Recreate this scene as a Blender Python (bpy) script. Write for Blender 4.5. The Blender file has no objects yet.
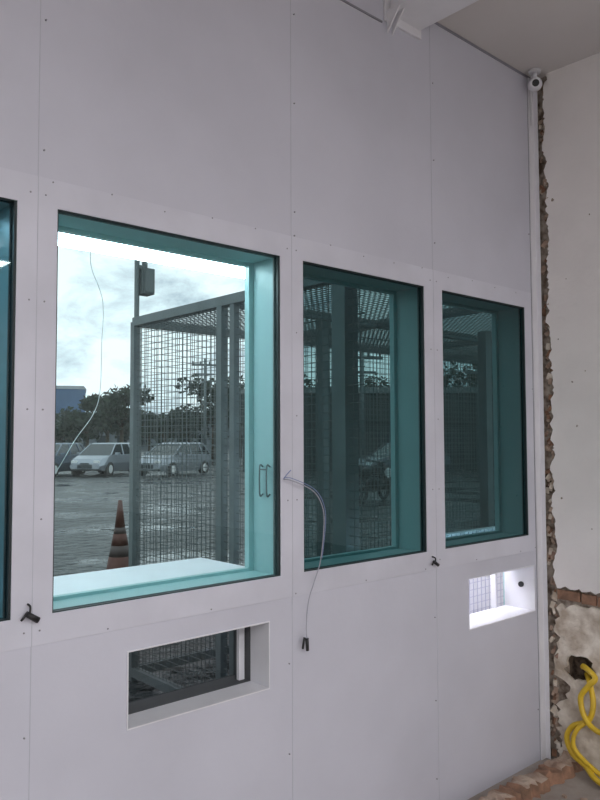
import bpy, bmesh, math, random
from mathutils import Vector, Matrix
random.seed(7)
S = bpy.context.scene
try:
    S.view_settings.view_transform = 'Standard'
except Exception:
    pass

# ------------------------------------------------------------ materials
def nodes(name):
    m = bpy.data.materials.new(name); m.use_nodes = True
    nt = m.node_tree
    return m, nt, nt.nodes['Principled BSDF']

def mat(name, c, rough=.6, metal=0., var=.0, vscale=6., bump=0., bscale=60., c2=None, emit=None, es=0, spec=.5, detail=6):
    m, nt, b = nodes(name)
    b.inputs['Roughness'].default_value = rough
    b.inputs['Metallic'].default_value = metal
    b.inputs['Specular IOR Level'].default_value = spec
    tc = nt.nodes.new('ShaderNodeTexCoord')
    n = nt.nodes.new('ShaderNodeTexNoise'); n.inputs['Scale'].default_value = vscale; n.inputs['Detail'].default_value = detail
    nt.links.new(tc.outputs['Object'], n.inputs['Vector'])
    r = nt.nodes.new('ShaderNodeValToRGB')
    if c2 is None: c2 = tuple(x*(1-var) for x in c)
    r.color_ramp.elements[0].color = (*c2, 1); r.color_ramp.elements[0].position = .35
    r.color_ramp.elements[1].color = (*c, 1); r.color_ramp.elements[1].position = .65
    nt.links.new(n.outputs['Fac'], r.inputs['Fac']); nt.links.new(r.outputs['Color'], b.inputs['Base Color'])
    if bump:
        n2 = nt.nodes.new('ShaderNodeTexNoise'); n2.inputs['Scale'].default_value = bscale; n2.inputs['Detail'].default_value = 5
        nt.links.new(tc.outputs['Object'], n2.inputs['Vector'])
        bp = nt.nodes.new('ShaderNodeBump'); bp.inputs['Strength'].default_value = bump; bp.inputs['Distance'].default_value = .01
        nt.links.new(n2.outputs['Fac'], bp.inputs['Height']); nt.links.new(bp.outputs['Normal'], b.inputs['Normal'])
    if emit:
        b.inputs['Emission Color'].default_value = (*emit, 1); b.inputs['Emission Strength'].default_value = es
    return m

def glassmat(name, tint):
    m = bpy.data.materials.new(name); m.use_nodes = True
    nt = m.node_tree; nt.nodes.clear()
    o = nt.nodes.new('ShaderNodeOutputMaterial'); mx = nt.nodes.new('ShaderNodeMixShader')
    t = nt.nodes.new('ShaderNodeBsdfTransparent'); t.inputs['Color'].default_value = (*tint, 1)
    g = nt.nodes.new('ShaderNodeBsdfGlossy'); g.inputs['Roughness'].default_value = .02
    g.inputs['Color'].default_value = (.75, .95, .95, 1)
    f = nt.nodes.new('ShaderNodeLayerWeight'); f.inputs['Blend'].default_value = .5
    pw = nt.nodes.new('ShaderNodeMath'); pw.operation = 'POWER'; pw.inputs[1].default_value = 5
    ml = nt.nodes.new('ShaderNodeMath'); ml.operation = 'MULTIPLY_ADD'; ml.inputs[1].default_value = .93; ml.inputs[2].default_value = .04
    nt.links.new(f.outputs['Facing'], pw.inputs[0]); nt.links.new(pw.outputs[0], ml.inputs[0]); nt.links.new(ml.outputs[0], mx.inputs[0])
    nt.links.new(t.outputs[0], mx.inputs[1]); nt.links.new(g.outputs[0], mx.inputs[2])
    nt.links.new(mx.outputs[0], o.inputs['Surface'])
    return m

M_panel = mat('painted_steel_panel', (.615, .62, .70), .5, var=.10, vscale=1.6, bump=.05, bscale=35)
M_surr = mat('painted_steel_surround', (.655, .66, .74), .45, var=.11, vscale=4, bump=.04, bscale=40)
M_white = mat('white_paint', (.78, .78, .82), .45, var=.05, vscale=8)
M_reveal = mat('reveal_glass_cast', (.33, .52, .53), .4, var=.06, vscale=5)  # white steel reveals; teal cast of the glass put into their colour
M_seam = mat('seam_shadow_gap', (.50, .52, .58), .8, var=.1, vscale=20)
M_screw = mat('screw_steel', (.25, .25, .28), .4, metal=.6)
M_gasket = mat('black_rubber', (.012, .022, .025), .5)
M_black = mat('black_plastic', (.012, .012, .014), .4)
M_darklin = mat('dark_lining', (.09, .095, .10), .6, var=.2)
M_plaster = mat('old_white_plaster', (.86, .83, .815), .85, var=.07, vscale=3, bump=.35, bscale=25)
M_render = mat('beige_render', (.80, .74, .65), .95, c2=(.46, .38, .30), vscale=12, bump=.8, bscale=50)
M_mortar = mat('exposed_mortar', (.45, .39, .33), .95, c2=(.12, .085, .06), vscale=22, bump=1, bscale=45)
M_hole = mat('dark_cavity', (.20, .15, .11), .95, c2=(.05, .035, .025), vscale=30, bump=1, bscale=60)
M_brick = mat('broken_brick', (.36, .20, .13), .95, c2=(.20, .12, .08), vscale=18, bump=.8, bscale=50)
M_dust = mat('mortar_dust', (.50, .40, .32), .95, c2=(.30, .20, .15), vscale=14, bump=.8, bscale=50)
M_floor = mat('concrete_floor', (.42, .38, .35), .8, c2=(.27, .23, .20), vscale=5, bump=.4, bscale=40)
M_ceil = mat('ceiling_paint', (.66, .63, .62), .8, var=.05, vscale=1.5)
M_yellow = mat('yellow_hose', (.80, .55, .03), .45, c2=(.60, .40, .03), vscale=10)
M_cable = mat('white_cable', (.75, .75, .78), .5)
M_cgrey = mat('grey_cable', (.36, .36, .42), .5)
M_cblue = mat('blue_cable', (.20, .25, .45), .5)
M_steel = mat('galvanised_frame', (.15, .18, .185), .5, metal=.2, var=.2, vscale=8)
M_wire = mat('mesh_wire', (.12, .14, .14), .55, metal=.2)
M_tube = mat('fluorescent_tube_glass', (.9, .95, 1), .3, emit=(.9, .97, 1), es=14)
M_orange = mat('cone_orange', (.10, .03, .02), .6, var=.2)
M_tyre = mat('tyre_rubber', (.02, .02, .02), .8)
M_carglass = mat('car_glass', (.02, .03, .035), .1)
M_lamp = mat('headlamp', (.7, .7, .7), .2)
M_leaf = mat('tree_foliage', (.035, .055, .035), .9, c2=(.012, .020, .014), vscale=3)
M_bark = mat('tree_bark', (.06, .045, .03), .9)
M_ware = mat('dark_shed_cladding', (.05, .065, .065), .8, var=.3, vscale=1)
M_blue = mat('blue_cladding', (.10, .17, .30), .6, var=.2, vscale=.5)
M_bldg = mat('far_building_wall', (.16, .18, .2), .8, var=.3, vscale=.4)

# wet cobbles: dark setts with puddled joints
M_cob, nt, b = nodes('wet_cobblestone')
b.inputs['Specular IOR Level'].default_value = .35
tc = nt.nodes.new('ShaderNodeTexCoord')
mp = nt.nodes.new('ShaderNodeMapping'); mp.inputs['Rotation'].default_value = (0, 0, .5)
bk = nt.nodes.new('ShaderNodeTexBrick'); bk.inputs['Scale'].default_value = 1.3
bk.inputs['Color1'].default_value = (.018, .022, .024, 1); bk.inputs['Color2'].default_value = (.06, .068, .07, 1); bk.inputs['Mortar'].default_value = (.006, .008, .008, 1)
bk.inputs['Mortar Size'].default_value = .06; bk.inputs['Brick Width'].default_value = .5
nz = nt.nodes.new('ShaderNodeTexNoise'); nz.inputs['Scale'].default_value = .45; nz.inputs['Detail'].default_value = 6
rr = nt.nodes.new('ShaderNodeMapRange'); rr.inputs[1].default_value = .40; rr.inputs[2].default_value = .50; rr.inputs[3].default_value = .05; rr.inputs[4].default_value = .40
n3 = nt.nodes.new('ShaderNodeTexNoise'); n3.inputs['Scale'].default_value = 3.2; n3.inputs['Detail'].default_value = 3
mxh = nt.nodes.new('ShaderNodeMath'); mxh.operation = 'SUBTRACT'
bs = nt.nodes.new('ShaderNodeMapRange'); bs.inputs[1].default_value = .40; bs.inputs[2].default_value = .50; bs.inputs[3].default_value = .15; bs.inputs[4].default_value = 1.0
bp = nt.nodes.new('ShaderNodeBump'); bp.inputs['Distance'].default_value = .16
nt.links.new(tc.outputs['Object'], mp.inputs[0]); nt.links.new(mp.outputs[0], bk.inputs['Vector']); nt.links.new(tc.outputs['Object'], nz.inputs['Vector']); nt.links.new(tc.outputs['Object'], n3.inputs['Vector'])
nt.links.new(nz.outputs['Fac'], rr.inputs[0]); nt.links.new(rr.outputs[0], b.inputs['Roughness']); nt.links.new(nz.outputs['Fac'], bs.inputs[0]); nt.links.new(bs.outputs[0], bp.inputs['Strength'])
nt.links.new(bk.outputs['Color'], b.inputs['Base Color'])
nt.links.new(n3.outputs['Fac'], mxh.inputs[0]); nt.links.new(bk.outputs['Fac'], mxh.inputs[1])
nt.links.new(mxh.outputs[0], bp.inputs['Height']); nt.links.new(bp.outputs[0], b.inputs['Normal'])

# ------------------------------------------------------------ mesh helpers
def box(bm, x0, x1, y0, y1, z0, z1, mi=0, M=None):
    vs = [Vector((x, y, z)) for x in (x0, x1) for y in (y0, y1) for z in (z0, z1)]
    if M: vs = [M @ v for v in vs]
    v = [bm.verts.new(p) for p in vs]
    for q in ((0,1,3,2),(4,6,7,5),(0,4,5,1),(2,3,7,6),(0,2,6,4),(1,5,7,3)):
        f = bm.faces.new([v[i] for i in q]); f.material_index = mi

def cyl(bm, p0, p1, r0, r1=None, seg=16, mi=0, cap=True):
    p0 = Vector(p0); p1 = Vector(p1); r1 = r0 if r1 is None else r1
    d = (p1-p0).normalized(); a = d.orthogonal().normalized(); c = d.cross(a)
    A = []; B = []
    for i in range(seg):
        t = 2*math.pi*i/seg; o = a*math.cos(t)+c*math.sin(t)
        A.append(bm.verts.new(p0+o*r0)); B.append(bm.verts.new(p1+o*r1))
    for i in range(seg):
        j = (i+1) % seg; f = bm.faces.new((A[i], A[j], B[j], B[i])); f.material_index = mi; f.smooth = True
    if cap:
        f = bm.faces.new(A[::-1]); f.material_index = mi
        f = bm.faces.new(B); f.material_index = mi

def tube(bm, pts, r, seg=8, mi=0, sub=8):
    P = [Vector(p) for p in pts]; P = [P[0]*2-P[1]]+P+[P[-1]*2-P[-2]]
    C = []
    for i in range(1, len(P)-2):
        for k in range(sub):
            t = k/sub; a, b_, c, d = P[i-1], P[i], P[i+1], P[i+2]
            C.append(.5*((2*b_)+(c-a)*t+(2*a-5*b_+4*c-d)*t*t+(3*b_-a-3*c+d)*t**3))
    C.append(P[-2]); prev = None; N = None
    for i, c in enumerate(C):
        d = (C[min(i+1, len(C)-1)]-C[max(i-1, 0)]).normalized()
        N = d.orthogonal().normalized() if N is None else (N-d*N.dot(d)).normalized()
        Bn = d.cross(N)
        ring = [bm.verts.new(c+(N*math.cos(2*math.pi*k/seg)+Bn*math.sin(2*math.pi*k/seg))*r) for k in range(seg)]
        if prev:
            for k in range(seg):
                f = bm.faces.new((prev[k], prev[(k+1) % seg], ring[(k+1) % seg], ring[k])); f.material_index = mi; f.smooth = True
        else: bm.faces.new(ring[::-1]).material_index = mi
        prev = ring
    bm.faces.new(prev).material_index = mi

def sphere(bm, c, r, mi=0, seg=16, sc=(1, 1, 1)):
    M = Matrix.Translation(c) @ Matrix.Diagonal((*sc, 1))
    res = bmesh.ops.create_uvsphere(bm, u_segments=seg, v_segments=seg//2, radius=r, matrix=M)
    for v in res['verts']:
        for f in v.link_faces: f.material_index = mi; f.smooth = True

def obj(name, bm, mats, parent=None, bevel=0, loc=None, rotz=0):
    me = bpy.data.meshes.new(name)
    bmesh.ops.recalc_face_normals(bm, faces=bm.faces[:])
    bm.to_mesh(me); bm.free()
    for m in mats: me.materials.append(m)
    o = bpy.data.objects.new(name, me); S.collection.objects.link(o)
    if parent: o.parent = parent
    if loc: o.location = loc
    if rotz: o.rotation_euler = (0, 0, rotz)
    if bevel:
        md = o.modifiers.new('bevel', 'BEVEL'); md.width = bevel; md.segments = 2; md.limit_method = 'ANGLE'
    return o

def empty(name, loc=(0, 0, 0)):
    e = bpy.data.objects.new(name, None); S.collection.objects.link(e); e.location = loc; return e

def slab_holes(bm, u0, u1, w0, w1, d0, d1, holes, P, mi=0, ri=None):
    us = sorted({u0, u1, *[h[0] for h in holes], *[h[1] for h in holes]})
    ws = sorted({w0, w1, *[h[2] for h in holes], *[h[3] for h in holes]})
    us = [u for u in us if u0 <= u <= u1]; ws = [w for w in ws if w0 <= w <= w1]
    def solid(i, j):
        if i < 0 or j < 0 or i >= len(us)-1 or j >= len(ws)-1: return None
        cu = (us[i]+us[i+1])/2; cw = (ws[j]+ws[j+1])/2
        return not any(h[0] < cu < h[1] and h[2] < cw < h[3] for h in holes)
    V = {}
    def v(i, j, k):
        if (i, j, k) not in V: V[(i, j, k)] = bm.verts.new(P(us[i], ws[j], (d0, d1)[k]))
        return V[(i, j, k)]
    def face(vs, m): bm.faces.new(vs).material_index = m
    R = mi if ri is None else ri
    for i in range(len(us)-1):
        for j in range(len(ws)-1):
            if not solid(i, j): continue
            face([v(i,j,0), v(i+1,j,0), v(i+1,j+1,0), v(i,j+1,0)], mi)
            face([v(i,j,1), v(i,j+1,1), v(i+1,j+1,1), v(i+1,j,1)], mi)
            for (di, dj, a, c) in ((-1,0,(0,0),(0,1)),(1,0,(1,0),(1,1)),(0,-1,(0,0),(1,0)),(0,1,(0,1),(1,1))):
                s = solid(i+di, j+dj)
                if s: continue
                m = R if s is False else mi
                face([v(i+a[0],j+a[1],0), v(i+c[0],j+c[1],0), v(i+c[0],j+c[1],1), v(i+a[0],j+a[1],1)], m)

# ------------------------------------------------------------ room shell
WY = 2.045; D = .18; XR = 3.51; H = 3.49
wins = [(-.05, .789, 1.116, 2.263), (.905, 1.745, 1.116, 2.263), (1.856, 2.568, 1.116, 2.263), (2.695, 3.375, 1.116, 2.263)]
hat = [(1.14, 1.693, .735, .967), (2.86, 3.42, .735, .965)]
bm = bmesh.new()
slab_holes(bm, -3, XR+.35, 0, H+.05, WY, WY+D, wins+hat, lambda u, w, d: (u, d, w), 0, 1)
wall_front = obj('wall_front', bm, [M_panel, M_reveal])

bm = bmesh.new()
slab_holes(bm, -2.9, 3.435, 1.035, 2.345, WY-.003, WY-.0002, wins, lambda u, w, d: (u, d, w), 0)
obj('trim_1', bm, [M_surr], bevel=.001)
bm = bmesh.new()
for x in (-.11, .847, 1.80, 2.632):
    box(bm, x-.001, x+.001, WY-.0008, WY+.0, 2.346, H, 0)
    box(bm, x-.001, x+.001, WY-.0008, WY+.0, 0, 1.034, 0)
    box(bm, x-.001, x+.001, WY-.0035, WY-.003, 1.035, 2.345, 0)
obj('trim_2', bm, [M_seam])
M_line = mat('shadow_gap_dark', (.3, .3, .34), .8, var=.2)
bm = bmesh.new()
box(bm, -2.9, 2.31, WY-.006, WY, 3.345, 3.352, 0); box(bm, -2.9, XR, WY-.004, WY, H-.012, H-.001, 0)  # lower strip is trim; upper dark bar paints the wall-ceiling shadow line
obj('trim_shadow_line', bm, [M_line])
bm = bmesh.new()
box(bm, 3.445, 3.492, WY-.008, WY, 0.0, H-.012, 0); box(bm, 3.488, 3.492, WY-.03, WY-.008, .0, H-.012, 0)
box(bm, 3.442, 3.4445, WY-.002, WY, 0, H-.012, 1)
obj('trim_4', bm, [M_white, M_line])

bm = bmesh.new()
def screw(x, z, r=.0032):
    cyl(bm, (x, WY-.0045, z), (x, WY, z), r*.8, r, 8)
for x in (.847, 1.80, 2.632, -.11):
    for k in range(5):
        for dx in (-.022, .022):
            z = 1.075+k*.305
            if random.random() < .6: screw(x+dx, z)
    for k in range(3): screw(x+.016, 2.45+k*.38+random.uniform(-.03, .03), .0028)
    for k in range(3): screw(x-.016, .15+k*.33+random.uniform(-.03, .03), .0026)
for k in range(19):
    screw(.15+k*.185, 2.335+random.uniform(-.01, .015), .003)
    if k % 2: screw(.15+k*.185, 1.045, .003)
for k in range(4): screw(3.43, .25+k*.8, .003)
obj('panel_screws', bm, [M_screw], wall_front)

# right wall
bm = bmesh.new()
slab_holes(bm, -4.0, WY, 0, H+.05, XR+.012, XR+.3, [(1.80, 1.92, .40, .53)], lambda u, w, d: (d, u, w), 0, 1)
box(bm, XR+.06, XR+.07, 1.77, 1.95, .35, .6, 1)
wall_right = obj('wall_right', bm, [M_mortar, M_hole])
def skin(name, outer, hole, x0, x1, m):
    bm = bmesh.new(); es = []
    for loop in [outer]+([hole] if hole else []):
        vs = [bm.verts.new((x0, p[0], p[1])) for p in loop]
        es += [bm.edges.new((vs[i], vs[(i+1) % len(vs)])) for i in range(len(vs))]
    bmesh.ops.triangle_fill(bm, use_beauty=True, edges=es)
    r = bmesh.ops.extrude_face_region(bm, geom=bm.faces[:])
    for g in r['geom']:
        if isinstance(g, bmesh.types.BMVert): g.co.x = x1
    return obj(name, bm, [m], wall_right)
rg = random.Random(3)
L = []; z = H+.02; off = 0
while z > .90:
    off = off*.75+rg.uniform(-.011, .011)
    L.append((1.976+max(-.034, min(.026, off)), z)); z -= rg.uniform(.006, .02)
yy = 1.965
while yy > 1.3:
    L.append((yy, .856+rg.uniform(-.010, .012)+.1*max(0, (1.78-yy)))); yy -= rg.uniform(.012, .03)
L += [(-4, .95), (-4, H+.02)]
skin('plaster_skin', L, None, XR-.012, XR+.0125, M_plaster)
L = []; yy = 1.3
while yy < 1.97:
    L.append((yy, .772+rg.uniform(-.018, .012))); yy += rg.uniform(.012, .03)
z = .75
while z > .02:
    L.append((1.975+rg.uniform(-.02, .024)-(.05 if .30 < z < .40 else 0), z)); z -= rg.uniform(.01, .03)
L += [(1.975, .0), (1.3, .0)]
hole = [(1.862+.08*math.cos(t)*(1+rg.uniform(-.25, .2)), .475+.072*math.sin(t)*(1+rg.uniform(-.25, .2))) for t in [i*2*math.pi/18 for i in range(18)]]
skin('render_patch', L, hole, XR-.006, XR+.0125, M_render)
bm = bmesh.new()
yy = 1.98
while yy > 1.35:
    l = rg.uniform(.08, .14); box(bm, XR-.002, XR+.02, yy-l, yy-.01, .792+rg.uniform(-.004, .004), .838+rg.uniform(-.006, .004), 0); yy -= l
for _ in range(150):
    z = rg.uniform(.02, 3.45); s = rg.uniform(.005, .014)
    M = Matrix.Translation((XR+.008, 1.995+rg.uniform(-.018, .024), z)) @ Matrix.Rotation(rg.uniform(0, 3), 4, (rg.random(), rg.random(), 1))
    box(bm, -s*.6, s*.6, -s, s, -s*1.5, s*1.5, rg.choice((0, 1, 1, 2)), M)
obj('exposed_bricks', bm, [M_brick, M_dust, M_render], wall_right)
bm = bmesh.new()
for (y, z, r) in ((1.945, 2.82, .010), (1.86, 1.88, .006), (1.79, 1.93, .004), (1.84, 1.66, .006), (1.775, 1.16, .004), (1.88, 2.4, .003), (1.93, 1.3, .006), (1.93, 2.1, .004), (1.75, 2.7, .004)):
    n = 9; ring = [bm.verts.new((XR-.0126, y+r*math.cos(2*math.pi*i/n)*rg.uniform(.5, 1.1), z+r*math.sin(2*math.pi*i/n)*rg.uniform(.5, 1.2))) for i in range(n)]
    bm.faces.new(ring)
obj('plaster_chips', bm, [M_mortar], wall_right)

bm = bmesh.new(); box(bm, -3.1, XR+.3, -4.1, WY, -.1, 0); obj('floor', bm, [M_floor])
bm = bmesh.new(); box(bm, -3.1, XR+.3, -4.1, WY, H, H+.12); obj('ceiling', bm, [M_ceil])
bm = bmesh.new(); box(bm, -3.1, -3, -4, WY, 0, H); obj('wall_left', bm, [M_plaster])
bm = bmesh.new(); slab_holes(bm, -3.1, XR+.3, 0, H, -4.1, -4, [(-1.5, 1.5, .0, 2.6)], lambda u, w, d: (u, d, w), 0); obj('wall_back', bm, [M_plaster])

# rubble kerb
bm = bmesh.new()
N = 60
rows = []
for i in range(N+1):
    x = 2.3+(XR-2.3)*i/N
    yo = 1.862+rg.uniform(-.018, .016); hh = .05+rg.uniform(-.01, .01)
    rows.append([bm.verts.new(p) for p in ((x, yo-.012, 0), (x, yo, hh), (x, 1.89+rg.uniform(-.01, .01), hh+rg.uniform(0, .014)), (x, 1.92+rg.uniform(-.01, .01), hh+rg.uniform(-.006, .012)), (x, 1.955+rg.uniform(-.012, .008), hh+rg.uniform(-.01, .006)), (x, 1.97, 0))])
for i in range(N):
    for j in range(5):
        f = bm.faces.new((rows[i][j], rows[i+1][j], rows[i+1][j+1], rows[i][j+1])); f.material_index = 0 if j == 0 else (1 if (i//5) % 3 else 0)
bm.faces.new(rows[0]); bm.faces.new(rows[-1][::-1])
obj('broken_brick_kerb', bm, [M_brick, M_dust])
bm = bmesh.new()
for _ in range(50):
    x = rg.uniform(2.5, 3.2); y = rg.uniform(1.6, 1.82); s = rg.uniform(.004, .014)
    M = Matrix.Translation((x, y, s*.6)) @ Matrix.Rotation(rg.uniform(0, 3), 4, (0, 0, 1))
    box(bm, -s, s, -s*.7, s*.7, -s*.6, s*.6, rg.choice((0, 1)), M)
obj('rubble_fragments', bm, [M_brick, M_dust])

# ceiling beam
bm = bmesh.new()
box(bm, 2.35, 2.53, -3.9, WY-.012, H-.085, H, 0)
box(bm, 2.33, 2.55, -3.9, WY-.012, H-.095, H-.085, 0)
box(bm, 2.32, 2.56, WY-.012, WY-.0005, H-.13, H-.001, 0)
for x in (2.33, 2.36):
    v = [bm.verts.new(p) for p in ((x, WY-.012, H-.095), (x, WY-.08, H-.095), (x, WY-.012, H-.185), (x+.008, WY-.012, H-.095), (x+.008, WY-.08, H-.095), (x+.008, WY-.012, H-.185))]
    for q in ((0,1,2),(3,5,4),(0,3,4,1),(1,4,5,2),(0,2,5,3)): bm.faces.new([v[i] for i in q])
obj('ceiling_beam', bm, [M_white], bevel=.002)

# CCTV
cc = empty('security_camera', (3.42, 1.985, 3.42))
bm = bmesh.new()
cyl(bm, (0, 0, .069), (0, 0, .055), .032, .030, 24); cyl(bm, (0, 0, .055), (0, 0, .02), .011, .011, 12)
sphere(bm, (0, 0, -.005), .036, 0, 24)
d = Vector((-.80, -.55, -.25)).normalized()
cyl(bm, Vector((0, 0, -.005)), Vector((0, 0, -.005))+d*.042, .026, .024, 20)
cyl(bm, Vector((0, 0, -.005))+d*.0421, Vector((0, 0, -.005))+d*.044, .018, .017, 20, 1)
obj('camera_body', bm, [M_white, M_black], cc)
bm = bmesh.new(); tube(bm, [(.012, .02, .06), (.02, .035, .04), (.035, .042, -.02), (.035, .042, -.2)], .004, 6); obj('camera_cable', bm, [M_cable], cc)

# ------------------------------------------------------------ windows
tints = [(.14, .28, .34), (.67, .86, .87), (.19, .35, .36), (.14, .28, .29)]  # last two darker: dimming of the oblique views put into the glass tint
wine = []
for n, (w, t) in enumerate(zip(wins, tints)):
    e = empty('window_%d' % (n+1), ((w[0]+w[1])/2, WY, (w[2]+w[3])/2)); wine.append(e)
    hx = (w[1]-w[0])/2; hz = (w[3]-w[2])/2
    gm = glassmat('tinted_glass_%d' % (n+1), t)
    bm = bmesh.new()
    vs = [bm.verts.new(p) for p in ((-hx+.004, .012, -hz+.004), (hx-.004, .012, -hz+.004), (hx-.004, .012, hz-.004), (-hx+.004, .012, hz-.004))]
    bm.faces.new(vs)
    obj('glass', bm, [gm], e)
    bm = bmesh.new()
    slab_holes(bm, -hx, hx, -hz, hz, .001, .013, [(-hx+.004, hx-.007, -hz+.003, hz-.003)], lambda u, w_, d_: (u, d_, w_))
    obj('gasket', bm, [M_gasket], e)
    bm = bmesh.new()
    slab_holes(bm, -hx, hx, -hz, hz, .155, .18, [(-hx+.020, hx-.020, -hz+.010, hz-.014)], lambda u, w_, d_: (u, d_, w_))
    obj('reveal_frame', bm, [M_reveal], e)
    bm = bmesh.new()
    slab_holes(bm, -hx, hx, -hz, hz, .020, .026, [(-hx+.003, hx-.012, -hz+.004, hz-.005)], lambda u, w_, d_: (u, d_, w_))
    obj('inner_bead', bm, [M_steel], e)
for n, w in enumerate(wins):
    bm = bmesh.new()
    box(bm, w[0]-.02, w[1]+.02, WY+D+.001, WY+D+(.34 if n < 2 else .06), w[2]-.03, w[2]+(.004 if n < 2 else -.01))
    obj('window_sill' if n == 0 else 'window_sill.%03d' % n, bm, [M_white], bevel=.004)
for i, (a, c) in enumerate(((-.2, .84), (.87, 1.90))):
    e = empty('fluorescent_batten' if i == 0 else 'fluorescent_batten.001', ((a+c)/2, 2.31, 2.26)); l = (c-a)/2
    bm = bmesh.new(); box(bm, -l, l, -.084, .05, .030, .055); obj('housing', bm, [M_white], e, bevel=.003)
    bm = bmesh.new(); cyl(bm, (-l+.02, 0, 0), (l-.02, 0, 0), .019, seg=16); cyl(bm, (-l+.02, .045, 0), (l-.02, .045, 0), .019, seg=16); obj('tube', bm, [M_tube], e)
    bm = bmesh.new()
    for s in (-1, 1): box(bm, s*l-(.02 if s > 0 else 0), s*l+(.02 if s < 0 else 0), -.02, .065, -.02, .03)
    obj('end_caps', bm, [M_white], e)

# ------------------------------------------------------------ pass-through hatches
for i, h in enumerate(hat):
    e = empty('pass_through_hatch' if i == 0 else 'pass_through_hatch.001', ((h[0]+h[1])/2, WY, (h[2]+h[3])/2))
    e.parent = wall_front
    hx = (h[1]-h[0])/2; hz = (h[3]-h[2])/2
    bm = bmesh.new()
    slab_holes(bm, -hx, hx, -hz, hz, -.004, .10 if i == 0 else .17, [(-hx+.004, hx-.004, -hz+.004, hz-.004)], lambda u, w_, d_: (u, d_, w_))
    if i == 1:
        box(bm, hx-.10, hx-.088, .16, .19, -hz+.004, hz-.004)
    else:
        box(bm, hx-.032, hx-.008, .13, .145, -hz+.004, hz-.004)
    obj('steel_lining', bm, [M_white], e)
    if i == 0:
        bm = bmesh.new()
        slab_holes(bm, -hx-.01, hx+.01, -hz-.01, hz+.01, .101, .20, [(-hx+.0045, hx-.0045, -hz+.0045, hz-.0045)], lambda u, w_, d_: (u, d_, w_))
        obj('dark_drawer', bm, [M_darklin], e)
        bm = bmesh.new(); vs = [bm.verts.new(p) for p in ((-hx+.004, .19, -hz+.004), (hx-.004, .19, -hz+.004), (hx-.004, .19, hz-.004), (-hx+.004, .19, hz-.004))]; bm.faces.new(vs)
        obj('smoked_glass', bm, [glassmat('smoked_glass', (.50, .54, .56))], e)
    if i == 1:
        bm = bmesh.new(); cyl(bm, (hx-.004, .07, .01), (hx-.014, .07, .01), .014, seg=20); obj('cable_grommet', bm, [M_black], e)
        bm = bmesh.new(); cyl(bm, (-hx+.02, .21, hz+.03), (hx+.3, .21, hz+.03), .013, seg=12); obj('hatch_fill_tube', bm, [mat('hatch_fill_glow', (.9, .9, 1), .3, emit=(.93, .92, 1), es=34)], e)  # unseen glowing tube, added to brighten the view through this hatch
bm = bmesh.new()
box(bm, 3.1, 5.2, 2.62, 2.66, 0, 1.06, 0)
for i in range(int(2.1/.04)+1): box(bm, 3.1+i*.04-.001, 3.1+i*.04+.001, 2.605, 2.609, 0, 1.06, 1)
for k in range(int(1.06/.04)+1): box(bm, 3.1, 5.2, 2.609, 2.613, k*.04, k*.04+.002, 1)
for x in (3.1, 4.1, 5.16): box(bm, x, x+.04, 2.59, 2.619, 0, 1.06, 0)
obj('mesh_screen_panel', bm, [M_white, mat('screen_wire', (.5, .5, .62), .5)])

# ------------------------------------------------------------ cables
bm = bmesh.new()
tube(bm, [(1.075, 2.19, 2.25), (1.085, 2.2, 2.2), (1.09, 2.2, 2.144), (1.129, 2.2, 2.045), (1.127, 2.2, 1.9), (1.123, 2.2, 1.755), (1.10, 2.2, 1.68), (1.041, 2.2, 1.60), (.978, 2.2, 1.50), (.93, 2.19, 1.47)], .0011, 6)
obj('hanging_wire', bm, [M_cable], wine[1]).matrix_parent_inverse = Matrix.Translation(-wine[1].location)
bm = bmesh.new()
tube(bm, [(1.743, 2.14, 1.5), (1.728, 2.14, 1.50), (1.728, 2.14, 1.40), (1.743, 2.14, 1.40)], .003, 8)
tube(bm, [(1.743, 2.10, 1.5), (1.728, 2.10, 1.50), (1.728, 2.10, 1.40), (1.743, 2.10, 1.40)], .003, 8)
tube(bm, [(1.728, 2.10, 1.49), (1.728, 2.14, 1.49)], .003, 8)
obj('sash_latch', bm, [M_steel], wine[1]).matrix_parent_inverse = Matrix.Translation(-wine[1].location)
e = empty('loose_cable', (1.80, 2.0, 1.4)); L0 = e.location.copy()
pts = [(1.757, 2.04, 1.457), (1.775, 2.015, 1.452), (1.869, 2.01, 1.413), (1.915, 2.01, 1.36), (1.932, 2.015, 1.29), (1.918, 2.02, 1.156), (1.885, 2.02, 1.08), (1.858, 2.02, 1.019), (1.846, 2.02, .94), (1.848, 2.02, .87)]
bm = bmesh.new(); tube(bm, [Vector(p)-L0 for p in pts], .002, 8); obj('grey_core', bm, [M_cgrey], e)
bm = bmesh.new(); tube(bm, [Vector(p)-L0+Vector((.004, -.004, .006)) for p in pts[:6]], .0014, 6); tube(bm, [Vector(p)-L0 for p in ((1.757, 2.04, 1.457), (1.75, 2.02, 1.47), (1.765, 2.01, 1.49))], .002, 6); obj('blue_core', bm, [M_cblue], e)
bm = bmesh.new(); cyl(bm, Vector((1.848, 2.02, .885))-L0, Vector((1.851, 2.02, .84))-L0, .007, .006, 10)
cyl(bm, Vector((1.836, 2.02, .89))-L0, Vector((1.830, 2.022, .85))-L0, .004, .004, 8); obj('connector', bm, [M_black], e)
def stub(name, x, z, s):
    bm = bmesh.new()
    tube(bm, [(x, WY, z+.02*s), (x, WY-.02, z+.015*s), (x-.003, WY-.022, z-.008*s)], .003, 8)
    cyl(bm, (x-.010*s, WY-.018, z+.0), (x+.020*s, WY-.022, z-.02*s), .007*s, .008*s, 10)
    cyl(bm, (x-.008*s, WY-.018, z), (x-.022*s, WY-.018, z-.016*s), .004, .003, 8)
    obj(name, bm, [M_black])
stub('black_cable_stub', .835, 1.13, 1.1); stub('black_cable_stub.001', 2.60, 1.075, .9)

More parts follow.
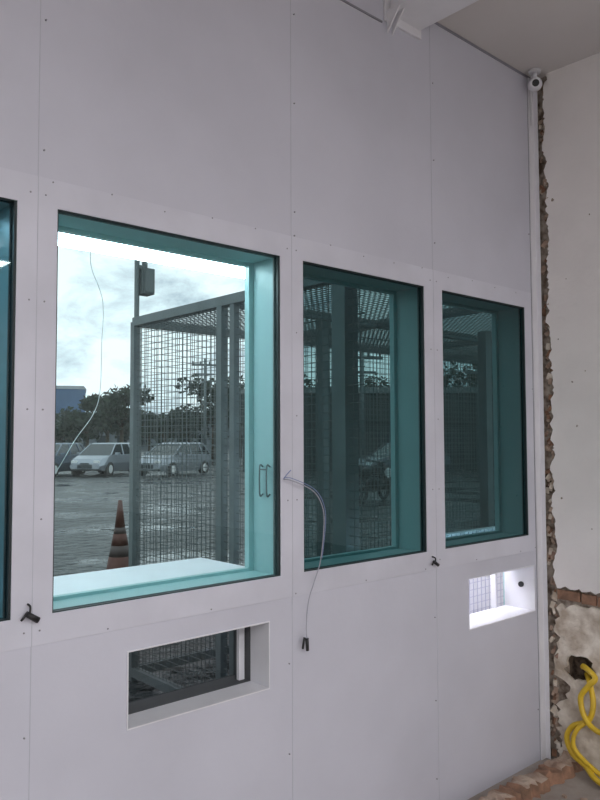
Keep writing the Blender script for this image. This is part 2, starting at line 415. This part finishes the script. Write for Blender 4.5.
# yellow hoses
bm = bmesh.new()
tube(bm, [(3.56, 1.87, .47), (3.50, 1.83, .49), (3.455, 1.755, .465), (3.44, 1.785, .42), (3.44, 1.822, .36), (3.43, 1.80, .28), (3.42, 1.74, .235), (3.40, 1.62, .22), (3.40, 1.5, .10), (3.38, 1.35, .018)], .0135, 10)
tube(bm, [(3.56, 1.85, .44), (3.49, 1.80, .42), (3.46, 1.77, .34), (3.45, 1.79, .26), (3.44, 1.865, .215), (3.435, 1.895, .155), (3.43, 1.865, .09), (3.41, 1.79, .06), (3.36, 1.70, .03), (3.30, 1.5, .018)], .0135, 10)
tube(bm, [(3.45, 1.79, .26), (3.42, 1.835, .21), (3.41, 1.85, .15), (3.41, 1.82, .10), (3.40, 1.72, .05), (3.38, 1.6, .016)], .011, 10)
obj('yellow_hose', bm, [M_yellow], wall_right)

# ------------------------------------------------------------ added interior fill lights, out of view
for i, (x, y) in enumerate(((-.6, -.7), (.6, -2.6), (-1.6, -2.6), (2.0, -2.9))):
    e = empty('fill_luminaire' if i == 0 else 'fill_luminaire.%03d' % i, (x, y, H-.25))  # unseen fixtures added to light the room; upward lights lift the ceiling
    bm = bmesh.new(); box(bm, -.62, .62, -.16, .16, 0, .05)
    for s in (-.5, .5): cyl(bm, (s, 0, .05), (s, 0, .249), .004, seg=6)
    obj('housing', bm, [M_white], e, bevel=.003)
    for (zz, en, rx) in ((-.004, (26, 48, 40, 50)[i], 0), (.054, 10, math.pi)):
        ld = bpy.data.lights.new('fill_light', 'AREA'); ld.shape = 'RECTANGLE'; ld.size = 1.2; ld.size_y = .3; ld.energy = en; ld.color = (.96, .97, 1)
        lo = bpy.data.objects.new('fill_light', ld); S.collection.objects.link(lo); lo.parent = e; lo.location = (0, 0, zz); lo.rotation_euler = (rx, 0, 0)

# ------------------------------------------------------------ exterior
bm = bmesh.new(); box(bm, -60, 140, WY+D+.0, 180, -.3, -.001); obj('ground', bm, [M_cob])
bm = bmesh.new(); box(bm, -60, 140, -60, -4.12, -.3, -.101); obj('ground_rear', bm, [M_floor])

cage = empty('security_cage', (2.57, 4.53, 0))
def W(bm, a, b_, w=.0024): cyl(bm, a, b_, w, seg=4, cap=False)
Ln = 6.6; Dy = 4.53-2.40; ch = 2.40
bm = bmesh.new()
def post(x, y, z0, z1, s=.03): box(bm, x-s, x+s, y-s, y+s, z0, z1)
for (x, y) in ((0, 0), (0, -1.0), (1.35, 0), (2.7, 0), (4.05, 0), (5.4, 0), (6.6, 0)):
    post(x, y, 0, ch, .024)
post(.02, -Dy+.15, 0, ch+.55, .045); post(.9, -.9, 0, ch, .03); post(2.2, -1.3, 0, ch, .035); post(3.6, -1.1, 0, ch, .03)
post(0, -1.12, 0, ch, .02)
for z in (.06, ch):
    box(bm, 0, Ln, -.025, .025, z-.03, z+.03)
    box(bm, -.025, .025, -Dy, 0, z-.028, z+.028)
for x in (0, 1.35, 2.7, 4.05, 5.4, 6.6): box(bm, x-.02, x+.02, -Dy, 0, ch-.02, ch+.03)
box(bm, 0, Ln, -1.02, -.98, ch-.02, ch+.03)
obj('frame', bm, [M_steel], cage)
bm = bmesh.new(); sp = .042
for i in range(int(Ln/sp)+1): W(bm, (i*sp, 0, .05), (i*sp, 0, ch))
for k in range(int(ch/sp)): W(bm, (0, 0, .05+k*sp), (Ln, 0, .05+k*sp))
for i in range(int(Dy/sp)+1): W(bm, (0, -i*sp, .05), (0, -i*sp, ch))
for k in range(int(ch/sp)): W(bm, (0, 0, .05+k*sp), (0, -Dy, .05+k*sp))
obj('side_mesh', bm, [M_wire], cage)
bm = bmesh.new()
for i in range(int(Ln/sp)+1): W(bm, (i*sp, 0, ch), (i*sp, -Dy, ch), .003)
for i in range(int(Dy/sp)+1): W(bm, (0, -i*sp, ch), (Ln, -i*sp, ch), .003)
obj('roof_mesh', bm, [M_wire], cage)
bm = bmesh.new()
for i in range(int(4.6/sp)+1): W(bm, (.9+i*sp, -.9, .05), (.9+i*sp, -.9, ch))
for k in range(int(ch/sp)): W(bm, (.9, -.9, .05+k*sp), (5.5, -.9, .05+k*sp))
obj('partition_mesh', bm, [M_wire], cage)
fl = empty('pole_floodlight', (2.61, 4.585, 0))
bm = bmesh.new(); cyl(bm, (0, 0, 0), (0, 0, 2.86), .018, seg=12); box(bm, .0, .05, -.02, .02, 2.78, 2.81)
box(bm, .02, .11, -.05, .05, 2.61, 2.79); box(bm, .028, .102, -.065, -.05, 2.62, 2.78); cyl(bm, (.06, 0, 2.79), (.06, 0, 2.84), .02, seg=10)
obj('pole_and_lamp', bm, [M_wire], fl)

bm = bmesh.new()
box(bm, -.2, .2, -.2, .2, 0, .03, 0); cyl(bm, (0, 0, .03), (0, 0, .30), .17, .12, 24, 0); cyl(bm, (0, 0, .30), (0, 0, .42), .12, .096, 24, 1); cyl(bm, (0, 0, .42), (0, 0, .55), .096, .072, 24, 0)
cyl(bm, (0, 0, .55), (0, 0, .62), .072, .058, 24, 1); cyl(bm, (0, 0, .62), (0, 0, .92), .058, .022, 24, 0)
obj('traffic_cone', bm, [M_orange, mat('cone_band', (.07, .05, .047), .6)], loc=(4.17, 7.66, 0), rotz=.4)

def car(name, x, y, rot, paint):
    e = empty(name, (x, y, 0)); e.rotation_euler = (0, 0, rot)
    pm = mat(name.split('.')[0]+'_paint', paint, .25, metal=.4, spec=.6)
    bm = bmesh.new(); prev = None
    sec = [(-1.98, .38, .72, .70, .62), (-1.92, .27, .88, .80, .72), (-1.5, .22, .93, .84, .78), (-.5, .20, .93, .85, .80), (.7, .20, .93, .85, .80), (1.2, .22, .90, .84, .76), (1.75, .25, .77, .81, .68), (1.98, .33, .58, .72, .60)]
    for (sx, zb, zt, wb, wt) in sec:
        zm = (zb+zt)/2
        r = [bm.verts.new(p) for p in ((sx, -wb*.9, zb), (sx, -wb, zm), (sx, -wt, zt), (sx, wt, zt), (sx, wb, zm), (sx, wb*.9, zb))]
        if prev:
            for k in range(6): bm.faces.new((prev[k], prev[(k+1) % 6], r[(k+1) % 6], r[k]))
        else: bm.faces.new(r)
        prev = r
    bm.faces.new(prev[::-1])
    def cab(x0, x1, X0, X1, w, Wt, z0, z1, mi):
        v = [bm.verts.new(p) for p in ((x0, -w, z0), (x1, -w, z0), (x1, w, z0), (x0, w, z0), (X0, -Wt, z1), (X1, -Wt, z1), (X1, Wt, z1), (X0, Wt, z1))]
        for q in ((0,1,5,4),(1,2,6,5),(2,3,7,6),(3,0,4,7),(4,5,6,7),(0,3,2,1)): bm.faces.new([v[i] for i in q]).material_index = mi
    cab(-1.85, 1.05, -1.45, .25, .77, .60, .91, 1.40, 1)
    cab(-1.47, .27, -1.35, .12, .61, .54, 1.40, 1.46, 0)
    for s in (-1, 1):
        for (a, c) in (((-1.85, .91), (-1.45, 1.41)), ((-1.2, .91), (-1.1, 1.41)), ((-.25, .91), (-.35, 1.41)), ((1.05, .91), (.25, 1.41))):
            cyl(bm, (a[0], s*.775, a[1]), (c[0], s*.605, c[1]), .035, seg=6, mi=0)
        box(bm, .62, .80, s*.93-.09, s*.93+.09, .92, 1.03, 0)
        box(bm, 1.80, 1.95, s*.52-.14, s*.52+.14, .56, .70, 3); box(bm, -1.97, -1.88, s*.6-.10, s*.6+.10, .62, .86, 3)
    box(bm, 1.9, 2.0, -.35, .35, .36, .52, 1); box(bm, 1.95, 2.01, -.2, .2, .53, .60, 1)
    obj('body', bm, [pm, M_carglass, M_tyre, M_lamp], e, bevel=.02)
    bm = bmesh.new()
    for sx in (-1.25, 1.25):
        for s in (-1, 1):
            cyl(bm, (sx, s*.68, .31), (sx, s*.87, .31), .31, seg=24, mi=0); cyl(bm, (sx, s*.871, .31), (sx, s*.885, .31), .19, .17, seg=16, mi=1)
    obj('wheels', bm, [M_tyre, M_lamp], e)
def at(u, t):
    a = (u-300)/750
    return ((.668+.743*a)*t, (.742-.669*a)*t)
view = math.atan2(.914, .477)
x, y = at(106, 34.5); car('parked_car', x, y, view+math.pi-.45, (.30, .33, .37))
x, y = at(174, 34); car('parked_car.001', x, y, view+math.pi-.70, (.30, .33, .37))
x, y = at(53, 34); car('parked_car.002', x, y, view+math.pi-.45, (.12, .15, .20))
x, y = at(2, 36); car('parked_car.003', x, y, view+math.pi-.5, (.35, .36, .38))
x, y = at(400, 30); car('parked_car.004', x, y, view+math.pi-1.3, (.12, .13, .15))

def moto(name, x, y, rot):
    e = bmesh.new()
    for sx in (-.65, .65):
        n = 24; ring = [(sx+.28*math.cos(2*math.pi*i/n), 0, .325+.28*math.sin(2*math.pi*i/n)) for i in range(n+1)]
        tube(e, ring, .045, 8, 0, 1)
        cyl(e, (sx, -.06, .325), (sx, .06, .325), .06, seg=10)
        for k in range(6): cyl(e, (sx, 0, .325), (sx+.26*math.cos(k), 0, .325+.26*math.sin(k)), .008, seg=5)
    tube(e, [(.65, .07, .31), (.5, .07, .75), (.42, .07, .98)], .022, 8); tube(e, [(.65, -.07, .31), (.5, -.07, .75), (.42, -.07, .98)], .022, 8)
    tube(e, [(.36, -.36, 1.03), (.43, -.2, 1.02), (.44, 0, .98), (.43, .2, 1.02), (.36, .36, 1.03)], .016, 8)
    sphere(e, (.15, 0, .80), .2, 0, 16, (1.3, .75, .7)); sphere(e, (-.35, 0, .80), .2, 0, 16, (1.9, .7, .32)); sphere(e, (0, 0, .42), .2, 0, 14, (1.1, .8, .9)); sphere(e, (.52, 0, .88), .1, 0, 12)
    cyl(e, (-.65, .09, .31), (0, .09, .4), .022, seg=8); cyl(e, (-.8, -.12, .36), (0, -.12, .3), .035, seg=10)
    obj(name, e, [M_tyre], loc=(x, y, 0), rotz=rot)
moto('motorcycle', 14.2, 13.0, .3); moto('motorcycle.001', 16.2, 13.4, .4)

def tree(name, x, y, h, w, sd):
    bm = bmesh.new(); r2 = random.Random(sd)
    cyl(bm, (0, 0, 0), (0, 0, h*.5), .20, .12, 10, 1)
    clus = []
    for k in range(7):
        t = r2.uniform(0, 6.28); q = r2.uniform(.15, .42)*w; zz = h*r2.uniform(.5, .85)
        cyl(bm, (0, 0, h*r2.uniform(.3, .48)), (math.cos(t)*q, math.sin(t)*q, zz), .08, .03, 6, 1)
        clus.append((math.cos(t)*q, math.sin(t)*q, zz, r2.uniform(.15, .24)*w))
    clus.append((0, 0, h*.8, w*.24)); clus.append((r2.uniform(-1, 1), 0, h*.5, w*.3))
    for (cx, cy, cz, cr) in clus:
        for k in range(150):
            v = Vector((r2.gauss(0, 1), r2.gauss(0, 1), r2.gauss(0, 1))).normalized()*cr*(r2.random()**.45)*r2.uniform(.8, 1.15)
            v.z *= .7; c = Vector((cx, cy, cz))+v; c.z = min(c.z, h)
            a = Vector((r2.gauss(0, 1), r2.gauss(0, 1), r2.gauss(0, 1))).normalized(); b_ = a.orthogonal().normalized(); s = r2.uniform(.14, .32)
            bm.faces.new([bm.verts.new(c+o) for o in (a*s, b_*s*.6, -a*s, -b_*s*.6)])
    obj(name, bm, [M_leaf, M_bark], loc=(x, y, 0))
k = 0
for (u, t, h, w) in ((88, 66, 4.6, 5), (108, 62, 6.0, 5), (122, 60, 6.4, 5), (136, 70, 5.0, 5), (165, 74, 4.2, 6), (190, 66, 4.6, 6), (214, 60, 7.0, 6), (150, 80, 4, 7), (62, 78, 4, 7), (240, 66, 6.5, 8), (270, 60, 6, 8), (300, 55, 6.4, 8), (335, 58, 5.6, 8), (372, 68, 7.6, 9), (405, 70, 7, 9), (440, 68, 8.2, 9), (475, 66, 8.5, 10), (515, 66, 9, 10), (15, 78, 4.5, 8), (-20, 78, 5, 8)):
    x, y = at(u, t); tree('tree' if k == 0 else 'tree.%03d' % k, x, y, h, w, k+11); k += 1

def building(name, x, y, w, d_, h, rot, m, band=None):
    bm = bmesh.new(); box(bm, -w/2, w/2, -d_/2, d_/2, 0, h, 0)
    box(bm, -w/2-.2, w/2+.2, -d_/2-.2, d_/2+.2, h*.62, h, 1)
    n = max(3, int(w/3))
    for i in range(n): box(bm, -w/2+(i+.25)*w/n, -w/2+(i+.75)*w/n, -d_/2-.06, -d_/2, h*.12, h*.5, 2)
    v = [bm.verts.new(p) for p in ((-w/2-.3, -d_/2-.3, h), (w/2+.3, -d_/2-.3, h), (w/2+.3, d_/2+.3, h), (-w/2-.3, d_/2+.3, h), (-w/2, 0, h+.7), (w/2, 0, h+.7))]
    for q in ((0,1,5,4),(2,3,4,5),(0,4,3),(1,2,5)): bm.faces.new([v[i] for i in q])
    obj(name, bm, [m, band or m, M_carglass], loc=(x, y, 0), rotz=rot)
x, y = at(52, 98); building('blue_commercial_building', x, y, 8, 8, 8.0, -.45, M_bldg, M_blue)
x, y = at(150, 125); building('low_building', x, y, 50, 10, 4.5, -.45, M_bldg)
x, y = at(430, 45); building('dark_warehouse', x, y, 22, 10, 4.0, -.7, M_ware)
for i, (u, t, h) in enumerate(((362, 31, 5.4), (205, 50, 7), (480, 29, 5.2))):
    x, y = at(u, t); bm = bmesh.new()
    cyl(bm, (0, 0, 0), (0, 0, h), .12, .08, 10); box(bm, -.9, .9, -.06, .06, h-.5, h-.38); box(bm, -.6, .6, -.05, .05, h-1.1, h-1)
    for s in (-.8, -.3, .3, .8): cyl(bm, (s, 0, h-.38), (s, 0, h-.2), .05, seg=8)
    obj('utility_pole' if i == 0 else 'utility_pole.%03d' % i, bm, [M_steel], loc=(x, y, 0), rotz=-.5)

# ------------------------------------------------------------ world : overcast sky
w = bpy.data.worlds.new('overcast'); S.world = w; w.use_nodes = True; nt = w.node_tree
bg = nt.nodes['Background']
tc = nt.nodes.new('ShaderNodeTexCoord'); mp = nt.nodes.new('ShaderNodeMapping'); mp.inputs['Scale'].default_value = (1, 1, 2.0)
mp.inputs['Location'].default_value = (.3, .1, .4)
n = nt.nodes.new('ShaderNodeTexNoise'); n.inputs['Scale'].default_value = 8.5; n.inputs['Detail'].default_value = 9; n.inputs['Roughness'].default_value = .6
n.inputs['Distortion'].default_value = .2
r = nt.nodes.new('ShaderNodeValToRGB'); r.color_ramp.elements[0].position = .34; r.color_ramp.elements[0].color = (.42, .45, .52, 1)
r.color_ramp.elements[1].position = .56; r.color_ramp.elements[1].color = (1, .97, .99, 1)
nt.links.new(tc.outputs['Generated'], mp.inputs[0]); nt.links.new(mp.outputs[0], n.inputs['Vector']); nt.links.new(n.outputs['Fac'], r.inputs[0]); nt.links.new(r.outputs[0], bg.inputs[0])
bg.inputs[1].default_value = 1.42

# ------------------------------------------------------------ camera
cd = bpy.data.cameras.new('camera'); cam = bpy.data.objects.new('camera', cd); S.collection.objects.link(cam)
cd.sensor_fit = 'VERTICAL'; cd.sensor_height = 36; cd.sensor_width = 27; cd.lens = 33.75; cd.clip_start = .05; cd.clip_end = 500
p = math.radians(2.98); yaw = math.radians(48.0)
F = Vector((math.cos(yaw)*math.cos(p), math.sin(yaw)*math.cos(p), math.sin(p)))
q = F.to_track_quat('-Z', 'Y')
cam.rotation_mode = 'QUATERNION'
cam.rotation_quaternion = q @ Matrix.Rotation(math.radians(-.2), 3, 'Z').to_quaternion()
cam.location = (0, 0, 1.6)
S.camera = cam
